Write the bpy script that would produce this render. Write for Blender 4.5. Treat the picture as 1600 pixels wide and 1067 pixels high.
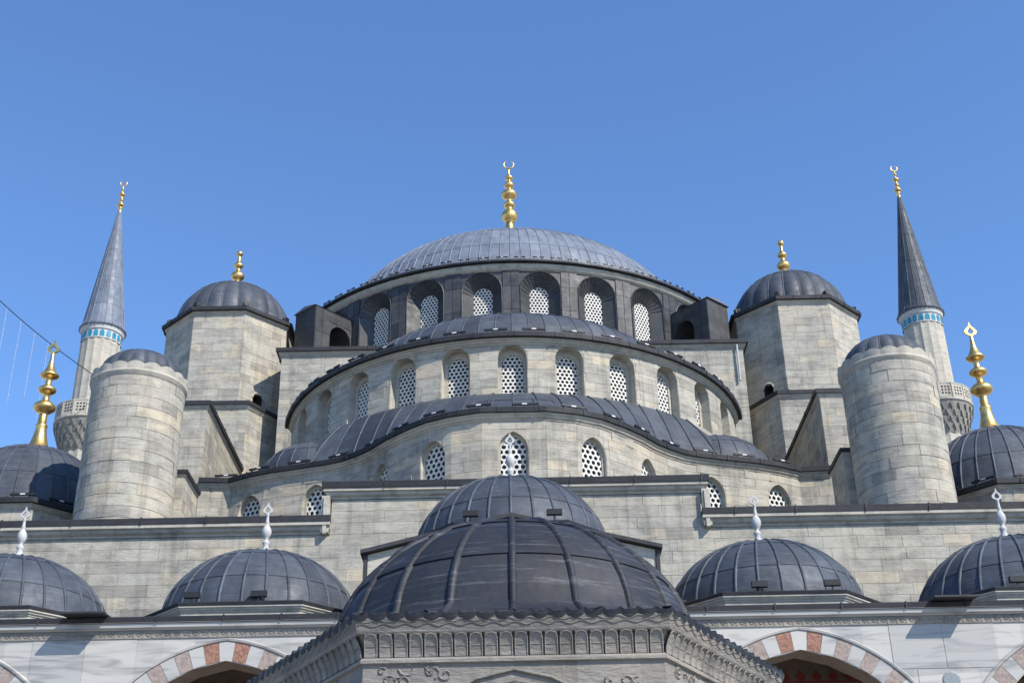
import bpy, math, random
from math import sin, cos, pi, radians, sqrt, atan2, hypot, degrees
from mathutils import Vector, Matrix
random.seed(7)
S = bpy.context.scene
for o in list(bpy.data.objects): bpy.data.objects.remove(o)
COL = S.collection

# ------------------------------------------------------------------ camera
PITCH, ROLL = radians(27.8), radians(1.1)
cd = bpy.data.cameras.new('camera'); cam = bpy.data.objects.new('camera', cd); COL.objects.link(cam)
cd.sensor_width = 36.0; cd.lens = 36.0*2100/1600; cd.clip_start = 0.1; cd.clip_end = 3000
_f = Vector((0, cos(PITCH), sin(PITCH))); _r0 = Vector((1, 0, 0)); _u0 = _r0.cross(_f)
_r = _r0*cos(ROLL) - _u0*sin(ROLL); _u = _r0*sin(ROLL) + _u0*cos(ROLL)
M = Matrix((_r, _u, -_f)).transposed().to_4x4(); M.translation = Vector((0, 0, 1.6))
cam.matrix_world = M
S.camera = cam
# ------------------------------------------------------------------ sky + sun
SUN_AZ, SUN_EL = radians(46), radians(42)      # azimuth to the right of straight behind the camera
sd = Vector((sin(SUN_AZ)*cos(SUN_EL), -cos(SUN_AZ)*cos(SUN_EL), sin(SUN_EL)))
w = bpy.data.worlds.new('World'); S.world = w; w.use_nodes = True
nt = w.node_tree; bg = nt.nodes['Background']
sk = nt.nodes.new('ShaderNodeTexSky'); sk.sky_type = 'NISHITA'; sk.sun_disc = False
sk.sun_elevation = SUN_EL; sk.sun_rotation = radians(180) - SUN_AZ
sk.air_density = 1.0; sk.dust_density = 0.0; sk.ozone_density = 9.0
nt.links.new(sk.outputs[0], bg.inputs[0]); bg.inputs[1].default_value = 0.15
sl = bpy.data.lights.new('sun', 'SUN'); sl.energy = 4.3; sl.angle = radians(0.53); sl.color = (1, .93, .81)
so = bpy.data.objects.new('sun', sl); COL.objects.link(so); so.rotation_euler = (-sd).to_track_quat('-Z', 'Y').to_euler()
so.location = (40, -40, 60)
S.view_settings.view_transform = 'Standard'; S.view_settings.look = 'None'
S.view_settings.exposure = 0.70; S.view_settings.gamma = 1.0
S.render.engine = 'CYCLES'

# ------------------------------------------------------------------ materials
def _n(t, kind, **kw):
    n = t.nodes.new(kind)
    for k, v in kw.items(): setattr(n, k, v)
    return n
def ramp(t, fac, stops):
    r = _n(t, 'ShaderNodeValToRGB'); e = r.color_ramp.elements
    while len(e) < len(stops): e.new(0.5)
    for q, (p, c) in zip(e, stops): q.position = p; q.color = (c[0], c[1], c[2], 1)
    t.links.new(fac, r.inputs[0]); return r.outputs[0]
def noise(t, scale=(1, 1, 1), s=1.0, detail=5, rough=.6, dist=0.0):
    g = _n(t, 'ShaderNodeNewGeometry'); m = _n(t, 'ShaderNodeMapping'); m.inputs['Scale'].default_value = scale
    t.links.new(g.outputs['Position'], m.inputs[0])
    x = _n(t, 'ShaderNodeTexNoise'); x.inputs['Scale'].default_value = s; x.inputs['Detail'].default_value = detail
    x.inputs['Roughness'].default_value = rough; x.inputs['Distortion'].default_value = dist
    t.links.new(m.outputs[0], x.inputs['Vector']); return x.outputs[0]
def mix(t, fac, a, b, mode='MIX'):
    m = _n(t, 'ShaderNodeMix', data_type='RGBA', blend_type=mode)
    for sock, v in ((m.inputs[0], fac), (m.inputs[6], a), (m.inputs[7], b)):
        if isinstance(v, (int, float)): sock.default_value = v
        elif isinstance(v, tuple): sock.default_value = (*v, 1)
        else: t.links.new(v, sock)
    return m.outputs[2]
def material(name, rough=.85, metal=0.0, bump=0.0, bscale=8.0, bsc=(1, 1, 1), spec=.3):
    m = bpy.data.materials.new(name); m.use_nodes = True; t = m.node_tree; b = t.nodes['Principled BSDF']
    b.inputs['Roughness'].default_value = rough; b.inputs['Metallic'].default_value = metal
    b.inputs['Specular IOR Level'].default_value = spec
    if bump:
        h = noise(t, bsc, bscale, 6, .65); bn = _n(t, 'ShaderNodeBump'); bn.inputs['Strength'].default_value = bump
        bn.inputs['Distance'].default_value = .05
        t.links.new(h, bn.inputs['Height']); t.links.new(bn.outputs[0], b.inputs['Normal'])
    return m, t, b
def setc(t, b, c):
    if isinstance(c, tuple): b.inputs['Base Color'].default_value = (*c, 1)
    else: t.links.new(c, b.inputs['Base Color'])
def rnd(t):
    a = _n(t, 'ShaderNodeMath', operation='ADD'); t.links.new(_n(t, 'ShaderNodeObjectInfo').outputs['Random'], a.inputs[0]); t.links.new(_n(t, 'ShaderNodeNewGeometry').outputs['Random Per Island'], a.inputs[1])
    f = _n(t, 'ShaderNodeMath', operation='FRACT'); t.links.new(a.outputs[0], f.inputs[0]); return f.outputs[0]

def stone_mat(name, stops, dark=.72, bump=.35):
    m, t, b = material(name, .92, 0, bump, 7, (1, 1, 3.2), .2)
    c = ramp(t, rnd(t), stops)
    st = ramp(t, noise(t, (.7, .7, 3.6), 1.8, 8, .74), [(.28, (.56, .56, .57)), (.5, (1, 1, 1)), (.72, (1.15, 1.13, 1.08))])
    c = mix(t, 1.0, c, st, 'MULTIPLY')
    pat = ramp(t, noise(t, (1, 1, 1.6), .9, 9, .75), [(.46, (0, 0, 0)), (.68, (1, 1, 1))])
    mm = _n(t, 'ShaderNodeMath', operation='MULTIPLY'); t.links.new(pat, mm.inputs[0]); mm.inputs[1].default_value = dark
    c = mix(t, mm.outputs[0], c, (.15, .147, .142))
    warm = ramp(t, noise(t, (1, 1, 1), .33, 4, .6), [(.52, (0, 0, 0)), (.7, (1, 1, 1))])
    wm = _n(t, 'ShaderNodeMath', operation='MULTIPLY'); t.links.new(warm, wm.inputs[0]); wm.inputs[1].default_value = .35
    c = mix(t, wm.outputs[0], c, (.47, .40, .31))
    crack = ramp(t, noise(t, (.7, .7, 8), 3.1, 10, .8, .6), [(.29, (.4, .39, .37)), (.36, (1, 1, 1))])
    c = mix(t, .75, c, crack, 'MULTIPLY')
    run = ramp(t, noise(t, (2.4, 2.4, .16), 1.0, 7, .7), [(.52, (1, 1, 1)), (.68, (.52, .51, .50))])
    c = mix(t, .6, c, run, 'MULTIPLY')
    setc(t, b, c); return m
LIME = stone_mat('limestone', [(0, (.25, .238, .21)), (.1, (.31, .295, .258)), (.3, (.365, .347, .302)), (.5, (.385, .364, .312)), (.66, (.345, .332, .297)), (.8, (.395, .366, .302)), (.9, (.43, .378, .292)), (.96, (.36, .338, .293)), (1, (.30, .282, .243))])
MORTAR = stone_mat('limestone_bed', [(0, (.33, .312, .27)), (1, (.35, .33, .285))])
TRIM = stone_mat('limestone_trim', [(0, (.37, .352, .308)), (1, (.41, .388, .335))], .4, .2)
GREYSTONE = stone_mat('grey_stone', [(0, (.235, .225, .205)), (1, (.28, .267, .24))], .5, .5)
FSTONE = stone_mat('fountain_stone', [(0, (.175, .166, .152)), (.5, (.215, .202, .185)), (1, (.25, .234, .212))], .6, .6)

def lead_mat(name, lo, hi, streak=.35, metal=.12, rough=.62):
    m, t, b = material(name, rough, metal, .3, 2.4, (1, 1, 1), .4)
    c = ramp(t, rnd(t), [(0, lo), (1, hi)])
    s1 = ramp(t, noise(t, (1, 1, .7), 1.6, 9, .75), [(.3, (.6, .6, .62)), (.5, (1, 1, 1)), (.70, (1.42, 1.4, 1.37))])
    c = mix(t, 1.0, c, s1, 'MULTIPLY')
    s2 = ramp(t, noise(t, (.6, .6, 11), 1.6, 7, .75), [(.53, (0, 0, 0)), (.72, (1, 1, 1))])
    mm = _n(t, 'ShaderNodeMath', operation='MULTIPLY'); t.links.new(s2, mm.inputs[0]); mm.inputs[1].default_value = streak
    c = mix(t, mm.outputs[0], c, (.20, .21, .23))
    setc(t, b, c)
    r2 = ramp(t, noise(t, (1, 1, 1), 2.3, 4), [(.3, (rough-.1,)*3), (.7, (rough+.14,)*3)]); t.links.new(r2, b.inputs['Roughness'])
    return m
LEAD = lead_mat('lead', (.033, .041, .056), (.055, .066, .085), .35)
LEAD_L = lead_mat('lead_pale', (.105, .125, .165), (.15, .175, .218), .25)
LEAD_D = lead_mat('lead_dark', (.011, .013, .019), (.020, .023, .031), .5)
LEAD_B = lead_mat('lead_brown', (.030, .032, .037), (.060, .060, .062), .3, .2, .5)
COPE = lead_mat('lead_coping', (.016, .017, .021), (.028, .028, .032), .12)

def marble():
    m, t, b = material('veined_marble', .5, 0, .06, 5, (1, 1, 1), .4)
    c = ramp(t, rnd(t), [(0, (.32, .316, .305)), (.5, (.36, .352, .336)), (1, (.40, .384, .358))])
    g = _n(t, 'ShaderNodeNewGeometry'); mp = _n(t, 'ShaderNodeMapping'); mp.inputs['Rotation'].default_value = (0, radians(38), 0)
    mp.inputs['Scale'].default_value = (.5, .5, 3.4); t.links.new(g.outputs['Position'], mp.inputs[0])
    x = _n(t, 'ShaderNodeTexNoise'); x.inputs['Scale'].default_value = 1.1; x.inputs['Detail'].default_value = 8; x.inputs['Distortion'].default_value = 1.2
    t.links.new(mp.outputs[0], x.inputs['Vector'])
    v = ramp(t, x.outputs[0], [(.32, (.62, .63, .65)), (.5, (1, 1, 1)), (.7, (1.05, 1.05, 1.04))])
    setc(t, b, mix(t, 1.0, c, v, 'MULTIPLY')); return m
MARBLE = marble()
def plain(name, c, rough=.7, metal=0, var=.15, sc=3.0, bump=0.0, bs=8):
    m, t, b = material(name, rough, metal, bump, bs)
    v = ramp(t, noise(t, (1, 1, 1), sc, 5), [(.3, (1-var,)*3), (.7, (1+var,)*3)])
    setc(t, b, mix(t, 1.0, c, v, 'MULTIPLY')); return m
GOLD = plain('gilded_copper', (.66, .45, .17), .40, 1.0, .25, 5)
WHITE = plain('white_painted_stone', (.40, .40, .405), .75)
LATT = plain('white_plaster_lattice', (.56, .555, .535), .8, 0, .12, 2)
BLACK = plain('black_metal', (.018, .018, .02), .5)
LAMP = plain('lamp_lens', (.55, .56, .58), .2)
GLASS, _t, _b = material('dark_glass', .12, 0, 0, 1); setc(_t, _b, (.035, .038, .043)); _b.inputs['Roughness'].default_value = .3
DARK = plain('dark_interior', (.03, .027, .025), .9)
PINK = plain('pink_stone', (.26, .21, .188), .8, 0, .3, 9, .3, 14)
REDST = plain('red_stone', (.24, .125, .09), .75, 0, .5, 16, .4, 18)
VWHITE = MARBLE
PLASTER = plain('painted_plaster', (.20, .155, .12), .85, 0, .2, 2)
REDPAINT = plain('red_paint', (.20, .035, .025), .8)
TILE = plain('turquoise_tile', (.025, .19, .28), .3, 0, .3, 3)
PORPH = plain('green_disc_stone', (.20, .225, .235), .5, 0, .3, 30)
WOOD = plain('brown_wood', (.075, .045, .03), .8)
PIPE = plain('grey_pipe', (.33, .35, .37), .5)
PAVE = plain('courtyard_paving', (.27, .255, .235), .8, 0, .15, .5)

# ------------------------------------------------------------------ object helpers
def mk(name, verts, faces, mat, smooth=False):
    me = bpy.data.meshes.new(name); me.from_pydata([tuple(v) for v in verts], [], faces); me.update()
    if mat: me.materials.append(mat)
    if smooth: me.polygons.foreach_set('use_smooth', [True]*len(me.polygons))
    return me
def ob(name, me, parent=None, loc=(0, 0, 0), rz=0.0, scale=None, rot=None):
    o = bpy.data.objects.new(name, me); COL.objects.link(o)
    o.location = loc; o.rotation_euler = rot if rot else (0, 0, rz)
    if scale: o.scale = scale
    if parent is not None:
        o.parent = parent
        if parent.type == 'EMPTY': o.matrix_parent_inverse = Matrix.Translation(-Vector(parent.location))
    return o
def thing(name, label, cat, loc=(0, 0, 0), group=None):
    o = bpy.data.objects.new(name, None); COL.objects.link(o); o.location = loc; o.empty_display_size = .5
    return tag(o, label, cat, group)
def tag(o, label, cat, group=None):
    o['label'] = label; o['category'] = cat
    if group: o['group'] = group
    return o
class MB:
    def __init__(s): s.v = []; s.f = []
    def add(s, vs, fs):
        n = len(s.v); s.v += [tuple(v) for v in vs]; s.f += [tuple(i+n for i in f) for f in fs]; return s
    def box(s, x0, x1, y0, y1, z0, z1):
        return s.add([(x, y, z) for z in (z0, z1) for y in (y0, y1) for x in (x0, x1)],
                     [(0, 2, 3, 1), (4, 5, 7, 6), (0, 1, 5, 4), (2, 6, 7, 3), (0, 4, 6, 2), (1, 3, 7, 5)])
    def grid(s, rows, close=False):
        n = len(rows[0]); fs = []
        for i in range(len(rows)-1):
            for j in range(n if close else n-1):
                a, b = i*n+j, i*n+(j+1) % n
                fs.append((a, b, b+n, a+n))
        return s.add([p for r in rows for p in r], fs)
    def prism(s, poly, y0, y1):            # polygon in x,z (ccw seen from -y), extruded along y
        n = len(poly)
        s.add([(x, y0, z) for x, z in poly]+[(x, y1, z) for x, z in poly],
              [tuple(range(n)), tuple(range(2*n-1, n-1, -1))]+[(j, i, i+n, j+n) for i, j in ((i, (i+1) % n) for i in range(n))])
        return s
    def flat(s, poly, z0, z1):             # polygon in x,y (ccw from above) extruded in z
        n = len(poly)
        s.add([(x, y, z0) for x, y in poly]+[(x, y, z1) for x, y in poly],
              [tuple(range(n-1, -1, -1)), tuple(range(n, 2*n))]+[(i, j, j+n, i+n) for i, j in ((i, (i+1) % n) for i in range(n))])
        return s
    def lathe(s, prof, n=24, c=(0, 0)):
        return s.grid([[(c[0]+r*sin(2*pi*k/n), c[1]-r*cos(2*pi*k/n), z) for k in range(n)] for r, z in prof], True)
    def tube(s, pts, r, n=6):
        rows = []
        for i, p in enumerate(pts):
            p = Vector(p); d = (Vector(pts[min(i+1, len(pts)-1)])-Vector(pts[max(i-1, 0)])).normalized()
            a = d.cross(Vector((0, 0, 1)));  a = a if a.length > .01 else Vector((1, 0, 0)); a.normalize(); b = a.cross(d)
            rr = r[i] if isinstance(r, (list, tuple)) else r
            rows.append([p+a*cos(2*pi*k/n)*rr+b*sin(2*pi*k/n)*rr for k in range(n)])
        return s.grid(rows, True)
    def mesh(s, name, mat, smooth=False): return mk(name, s.v, s.f, mat, smooth)
    def ob(s, name, mat, parent=None, smooth=False, **k): return ob(name, s.mesh(name, mat, smooth), parent, **k)

# ------------------------------------------------------------------ plan paths (left to right, outside towards the camera)
def arc(c, r, a0, a1, n): return [(c[0]+r*sin(radians(a0+(a1-a0)*i/n)), c[1]-r*cos(radians(a0+(a1-a0)*i/n))) for i in range(n+1)]
def mirror(p): return [(-x, y) for x, y in reversed(p)]
class Path:
    def __init__(s, pts, closed=False):
        s.p = list(pts)+([pts[0]] if closed else []); s.closed = closed; s.S = [0]
        for a, b in zip(s.p, s.p[1:]): s.S.append(s.S[-1]+hypot(b[0]-a[0], b[1]-a[1]))
        s.L = s.S[-1]
    def seg(s, q):
        for i in range(len(s.S)-1):
            if q <= s.S[i+1]+1e-9: return i
        return len(s.S)-2
    def at(s, q):
        i = s.seg(q); a, b = s.p[i], s.p[i+1]; l = s.S[i+1]-s.S[i]; t = (q-s.S[i])/l
        return (a[0]+(b[0]-a[0])*t, a[1]+(b[1]-a[1])*t), ((b[0]-a[0])/l, (b[1]-a[1])/l)
    def tan(s, q, h=.25):                  # smoothed tangent
        a = s.at(max(0, q-h))[0]; b = s.at(min(s.L, q+h))[0]; l = hypot(b[0]-a[0], b[1]-a[1]); return ((b[0]-a[0])/l, (b[1]-a[1])/l)
    def s_at_x(s, x):
        for i in range(len(s.p)-1):
            a, b = s.p[i], s.p[i+1]
            if min(a[0], b[0]) <= x <= max(a[0], b[0]) and a[0] != b[0]: return s.S[i]+(s.S[i+1]-s.S[i])*(x-a[0])/(b[0]-a[0])
    def offset(s, d):                      # mitred offset polyline
        out = []; n = len(s.p)
        for i in range(n):
            if s.closed: a, b, c = s.p[(i-1) % (n-1)], s.p[i], s.p[(i+1) % (n-1)] if i < n-1 else s.p[1]
            else: a, b, c = s.p[max(i-1, 0)], s.p[i], s.p[min(i+1, n-1)]
            ns = []
            for p, q in ((a, b), (b, c)):
                l = hypot(q[0]-p[0], q[1]-p[1])
                if l > 1e-9: ns.append(((q[1]-p[1])/l, -(q[0]-p[0])/l))
            mx, my = sum(v[0] for v in ns)/len(ns), sum(v[1] for v in ns)/len(ns); k = mx*mx+my*my
            out.append((b[0]+mx/k*d, b[1]+my/k*d))
        return out
def sweep(mb, path, prof):                 # prof: list of (out, z)
    offs = {d: path.offset(d) for d, z in prof}
    rows = [[(x, y, z) for x, y in offs[d]] for d, z in prof]
    n = len(rows[0])
    mb.grid(rows)
    if not path.closed:
        mb.add([r[0] for r in rows], [tuple(range(len(rows)-1, -1, -1))]); mb.add([r[-1] for r in rows], [tuple(range(len(rows)))])
    return mb
def archz(o, u):
    a = o['a']; u = min(abs(u), a)
    if o.get('pt'): rc = o['pt']*a; return o['zs']+sqrt(max(0, rc*rc-(u+rc-a)**2))
    return o['zs']+sqrt(max(0, a*a-u*u))
def width_at(o, z):
    if z < o['z0']: return 0
    if z <= o['zs']: return o['a']
    lo, hi = 0, o['a']
    if archz(o, 0) < z: return 0
    for _ in range(20):
        m = (lo+hi)/2
        if archz(o, m) > z: lo = m
        else: hi = m
    return lo
NU = 12
def ucols(o): return [-o['a']*cos(pi*i/NU) for i in range(NU+1)]
def wall_mesh(path, z0, z1, ops=()):
    br = set(round(q, 5) for q in path.S)
    for o in ops:
        for u in ucols(o): br.add(round(o['s']+u, 5))
    br = sorted(b for b in br if -1e-6 <= b <= path.L+1e-6); mb = MB()
    def P(q, z): p = path.at(q)[0]; return (p[0], p[1], z)
    for a, b in zip(br, br[1:]):
        if b-a < 1e-4: continue
        m = (a+b)/2; o = next((o for o in ops if abs(m-o['s']) < o['a']), None)
        if o is None: mb.add([P(a, z0), P(b, z0), P(b, z1), P(a, z1)], [(0, 1, 2, 3)])
        else:
            za, zb = archz(o, a-o['s']), archz(o, b-o['s'])
            if o['z0'] > z0+.001: mb.add([P(a, z0), P(b, z0), P(b, o['z0']), P(a, o['z0'])], [(0, 1, 2, 3)])
            mb.add([P(a, za), P(b, zb), P(b, z1), P(a, z1)], [(0, 1, 2, 3)])
    return mb
def outline(o, k=None):                    # (u,z) list round the opening, starting bottom left
    us = ucols(o); return [(-o['a'], o['z0'])]+[(u, archz(o, u)) for u in us]+[(o['a'], o['z0'])]
def opening_frame(path, o):                # local frame: origin, tangent angle
    p = path.at(o['s'])[0]; t = path.tan(o['s'], o['a']*.8); return p, t, atan2(t[1], t[0])
def window(path, o, parent, rmat, latt, pane, name='window'):
    """reveal in the wall + white lattice + dark glass; o has ai, zi0, zsi for the inner opening, d for depth"""
    p, t, ang = opening_frame(path, o); nx, ny = -t[1], t[0]      # inward
    oi = dict(o); oi['a'] = o['ai']; oi['zs'] = o['zsi']; oi['z0'] = o.get('zi0', o['z0'])
    A = [(*path.at(o['s']+u)[0], z) for u, z in outline(o)]
    def inner(d): return [(p[0]+t[0]*u+nx*d, p[1]+t[1]*u+ny*d, z) for u, z in outline(oi)]
    mb = MB()
    if o.get('splay'): rows = [A, inner(o['d']), inner(o['d']+.14)]
    else:
        B = [(p[0]+t[0]*u+nx*o['d'], p[1]+t[1]*u+ny*o['d'], z) for u, z in outline(o)]
        rows = [A, B, inner(o['d']), inner(o['d']+.14)]
    mb.grid(rows, True)
    wn = mb.ob(name, rmat, parent)
    b = o['d']+.05
    ob('lattice', latt, wn, (p[0]+nx*b, p[1]+ny*b, oi['z0']), ang)
    ob('pane', pane, wn, (p[0]+nx*(b+.09), p[1]+ny*(b+.09), oi['z0']), ang)
    return wn
def lattice_mesh(a, h, zs, pt, pitch, hole):
    """pierced plaster screen: hexagonal cells with a round hole, local x across, z up from the sill"""
    o = dict(a=a, z0=0, zs=zs, pt=pt); mb = MB(); R = pitch/sqrt(3)
    j = 0; z = pitch*.35
    while z < h+pitch:
        x0 = 0 if j % 2 == 0 else pitch/2; i = -int(a/pitch)-2
        while i*pitch+x0 < a+pitch:
            x = i*pitch+x0
            if abs(x) < a+pitch*.45 and z < archz(o, x)+pitch*.5:
                out = [(x+R*sin(pi/3*k), z+R*cos(pi/3*k)) for k in range(6)]
                inn = [(x+hole*sin(pi/3*k), z+hole*cos(pi/3*k)) for k in range(6)]
                mb.grid([[(u, 0, v) for u, v in out], [(u, 0, v) for u, v in inn], [(u, .06, v) for u, v in inn]], True)
            i += 1
        z += pitch*.866; j += 1
    return mb.mesh('lattice', LATT)
def pane_mesh(a, h): return mk('pane', [(-a-.1, 0, -.05), (a+.1, 0, -.05), (a+.1, 0, h+.1), (-a-.1, 0, h+.1)], [(0, 1, 2, 3)], GLASS)

# ------------------------------------------------------------------ ashlar
e = .009
def block_mesh(mat):                       # unit block with chamfered front edges, outer face at y=-0.5
    mb = MB(); h = .5
    f = [(-h+e*.4, -h, -h+e), (h-e*.4, -h, -h+e), (h-e*.4, -h, h-e), (-h+e*.4, -h, h-e)]
    g = [(-h, -h+.12, -h), (h, -h+.12, -h), (h, -h+.12, h), (-h, -h+.12, h)]
    k = [(-h, h, -h), (h, h, -h), (h, h, h), (-h, h, h)]
    mb.add(f, [(0, 1, 2, 3)]); mb.grid([f, g, k], True); return mb.mesh('stone', mat)
BLOCK = block_mesh(LIME); CURVED = {}
def ashlar(path, z0, z1, parent, ops=(), ch=.45, ln=(.7, 1.5), arc_r=None, margin=.02, limit=300, vis=None):
    spec = []; n = max(1, round((z1-z0)/ch)); zs = [z0]
    for i in range(n): zs.append(z0+(z1-z0)*(i+1)/n+(random.uniform(-.05, .05)*ch if i < n-1 else 0))
    kinks = [0]+[path.S[i] for i in range(1, len(path.p)-1) if not arc_r and abs(atan2(*reversed(path.at(path.S[i]+.001)[1]))-atan2(*reversed(path.at(path.S[i]-.001)[1]))) > radians(6)]+[path.L]
    for za, zb in zip(zs, zs[1:]):
        for ka, kb in zip(kinks, kinks[1:]):
            if kb-ka < .08: continue
            q = ka; cuts = [ka]; first = True
            while True:
                l = random.uniform(*ln)*(random.uniform(.35, 1) if first else 1); first = False
                if q+l > kb-ln[0]*.45: break
                q += l; cuts.append(q)
            cuts.append(kb)
            for a, b in zip(cuts, cuts[1:]):
                parts = [(a, b)]
                for o in ops:
                    wd = max(width_at(o, za+.02), width_at(o, zb-.02), width_at(o, max(o['z0'], min(o['zs'], (za+zb)/2))) if za < o['zs'] and zb > o['z0'] else 0)
                    if wd <= 0: continue
                    l0, l1 = o['s']-wd-margin, o['s']+wd+margin; nx = []
                    for c, d in parts:
                        if d <= l0 or c >= l1: nx.append((c, d)); continue
                        if l0-c > .1: nx.append((c, l0))
                        if d-l1 > .1: nx.append((l1, d))
                    parts = nx
                spec += [(c, d, za, zb) for c, d in parts]
    if vis: spec = [q for q in spec if vis(path.at((q[0]+q[1])/2)[0], (q[2]+q[3])/2)]
    if len(spec) > limit: random.shuffle(spec); spec.sort(key=lambda q: -(q[1]-q[0])*(q[3]-q[2]))
    J = .004; rest = MB()
    for i, (a, b, za, zb) in enumerate(spec):
        m = (a+b)/2; pa, pb, pm = path.at(a)[0], path.at(b)[0], path.at(m)[0]
        tx, ty = pb[0]-pa[0], pb[1]-pa[1]; l = hypot(tx, ty); tx /= l; ty /= l
        sag = hypot(pm[0]-(pa[0]+pb[0])/2, pm[1]-(pa[1]+pb[1])/2)
        out = .007+random.uniform(0, .008)+sag*.9; th = .16
        cx, cy = (pa[0]+pb[0])/2+ty*(out-th/2), (pa[1]+pb[1])/2-tx*(out-th/2)
        if i < limit and arc_r:
            w_ = max(.1, round((b-a-J)/arc_r[2], 2)); k_ = ('curved', arc_r[2], w_)
            if k_ not in CURVED:
                r_ = arc_r[2]+.009; mb = MB(); n4 = 5
                R3 = [[(rr_*sin(w_*(q/n4-.5)), -rr_*cos(w_*(q/n4-.5)), z) for q in range(n4+1)] for rr_, z in ((r_-.1, -.5), (r_-.012, -.5), (r_, -.485), (r_, .485), (r_-.012, .5), (r_-.1, .5))]
                for q in range(5): mb.grid(R3[q:q+2])
                CURVED[k_] = mb.mesh('stone', LIME, True)
            ob('stone', CURVED[k_], parent, (arc_r[0], arc_r[1], (za+zb)/2), (m/path.L-.5)*2*pi, (1+out*.2-.003, 1+out*.2-.003, zb-za-J))
        elif i < limit:
            ob('stone', BLOCK, parent, (cx, cy, (za+zb)/2), atan2(ty, tx), (l-J, th, zb-za-J))
        else:
            h = (l-J)/2; c = [(cx+sx*h*tx+sy*th/2*-ty, cy+sx*h*ty+sy*th/2*tx, z) for z in (za+J/2, zb-J/2) for sx, sy in ((-1, -1), (1, -1), (1, 1), (-1, 1))]
            rest.add(c, [(0, 1, 5, 4), (1, 2, 6, 5), (3, 0, 4, 7), (4, 5, 6, 7), (3, 2, 1, 0)])
    if rest.v: rest.ob('stone', LIME, parent)['kind'] = 'stuff'

# ------------------------------------------------------------------ lead domes, finials, copings
def dome(parent, c, prof, N, splits, rib, mat, th=(-180, 180), flute=0.0, backing=True, name='dome', rfun=None):
    """prof: (r,z) base to top; splits: profile indices where sheets lap; sheets between th are objects of their own"""
    shell = MB().lathe([(max(r-.05, .001), z-.03) for r, z in prof], 48, c) if rfun is None else MB().grid([[(c[0]+rfun(r, z, 2*pi*k/72)*.97*sin(2*pi*k/72), c[1]-rfun(r, z, 2*pi*k/72)*.97*cos(2*pi*k/72), z-.04) for k in range(72)] for r, z in prof], True)
    if th[1]-th[0] < 359:
        seg = 40; shell = MB().grid([[(c[0]+max(r-.05, .001)*sin(radians(th[0]+(th[1]-th[0])*k/seg)), c[1]-max(r-.05, .001)*cos(radians(th[0]+(th[1]-th[0])*k/seg)), z-.03) for k in range(seg+1)] for r, z in prof])
    sh = shell.ob(name, mat, parent, True)
    da = 2*pi/N; na = 6 if flute else 3; cache = {}
    k0, k1 = (0, N) if th[1]-th[0] >= 359 else (round(radians(th[0])/da), round(radians(th[1])/da))
    for j, (i0, i1) in enumerate(zip(splits, splits[1:])):
        for k in range(k0, k1):
            key = (j, k if rfun else 0)
            if key not in cache:
                mb = MB(); rows = []; P = prof[i0:i1+1]
                def pos(a, r, z, lift):
                    rr = rfun(r, z, a+(k*da if rfun else 0)) if rfun else r
                    rr = rr+lift+flute*rr*sin(pi*min(max(a/da, 0), 1))**.8
                    return (rr*sin(a), -rr*cos(a), z+lift*.6)
                for i, (r, z) in enumerate(P):
                    lift = .014*(1-i/(len(P)-1)); rows.append([pos(da*q/na, r, z, lift) for q in range(na+1)])
                low = [pos(da*q/na, P[0][0], P[0][1], -.015) for q in range(na+1)]
                mb.grid([low, rows[0]]); mb.grid(rows)
                if rib:
                    rr = []
                    for i, (r, z) in enumerate(P):
                        q0, q1 = prof[max(i0+i-1, 0)], prof[min(i0+i+1, len(prof)-1)]; dr, dz = q1[0]-q0[0], q1[1]-q0[1]; l = hypot(dr, dz) or 1
                        nr, nz = dz/l, -dr/l; R = rfun(r, z, k*da) if rfun else r; sc = min(1, .45+R*.5)
                        rr.append([(sin(b)*rib*sc, -(R+nr*(cos(b)*rib*sc*1.1)), z+nz*cos(b)*rib*sc*1.1) for b in (-pi/2, -pi/4, 0, pi/4, pi/2)])
                    mb.grid(rr)
                cache[key] = mb.mesh('lead_sheet', mat, True)
            ob('lead_sheet', cache[key], sh, (c[0], c[1], 0), k*da)
    return sh
def ell(r, z, h, n=10, top=.02, t0=0.0): return [(max(r*cos(t0+(pi/2-t0)*i/n), top), z+h*sin(t0+(pi/2-t0)*i/n)) for i in range(n+1)]
def bulb(z, r, h, n=8, neck=.1):           # profile points of one bulb
    return [(neck+(r-neck)*sin(pi*i/n)**.8, z+h*i/n) for i in range(n+1)]
def coping(path, z, parent, out=.28, h=.2, mould=.3, mout=.2, mat=None, name='coping', seams=1.6, mm=None):
    """dark lead coping over a stone moulding, following a wall top"""
    b = MB(); sweep(b, path, [(-.25, z+h*.55), (out-.02, z+h), (out+.02, z+h-.03), (out, z), (-.05, z-.02)])
    c = b.ob(name, mat or COPE, parent)
    b = MB(); sweep(b, path, [(-.02, z-.004), (mout, z-.006), (mout, z-mould*.3), (mout*.72, z-mould*.42), (mout*.6, z-mould*.66), (mout*.25, z-mould*.82), (mout*.22, z-mould), (-.02, z-mould)])
    b.ob('moulding', mm or TRIM, parent)
    if seams:
        q = seams*.5
        while q < path.L:
            p = path.at(q)[0]; t = path.tan(q, .05); a = atan2(t[1], t[0])
            ob('seam', SEAM, c, (p[0]+t[1]*(out-.05), p[1]-t[0]*(out-.05), z+h*.5), a, (1, 1, h/.2)); q += seams*random.uniform(.9, 1.1)
SEAM = MB().box(-.02, .02, -.085, .1, -.11, .112).mesh('seam', COPE)
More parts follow.
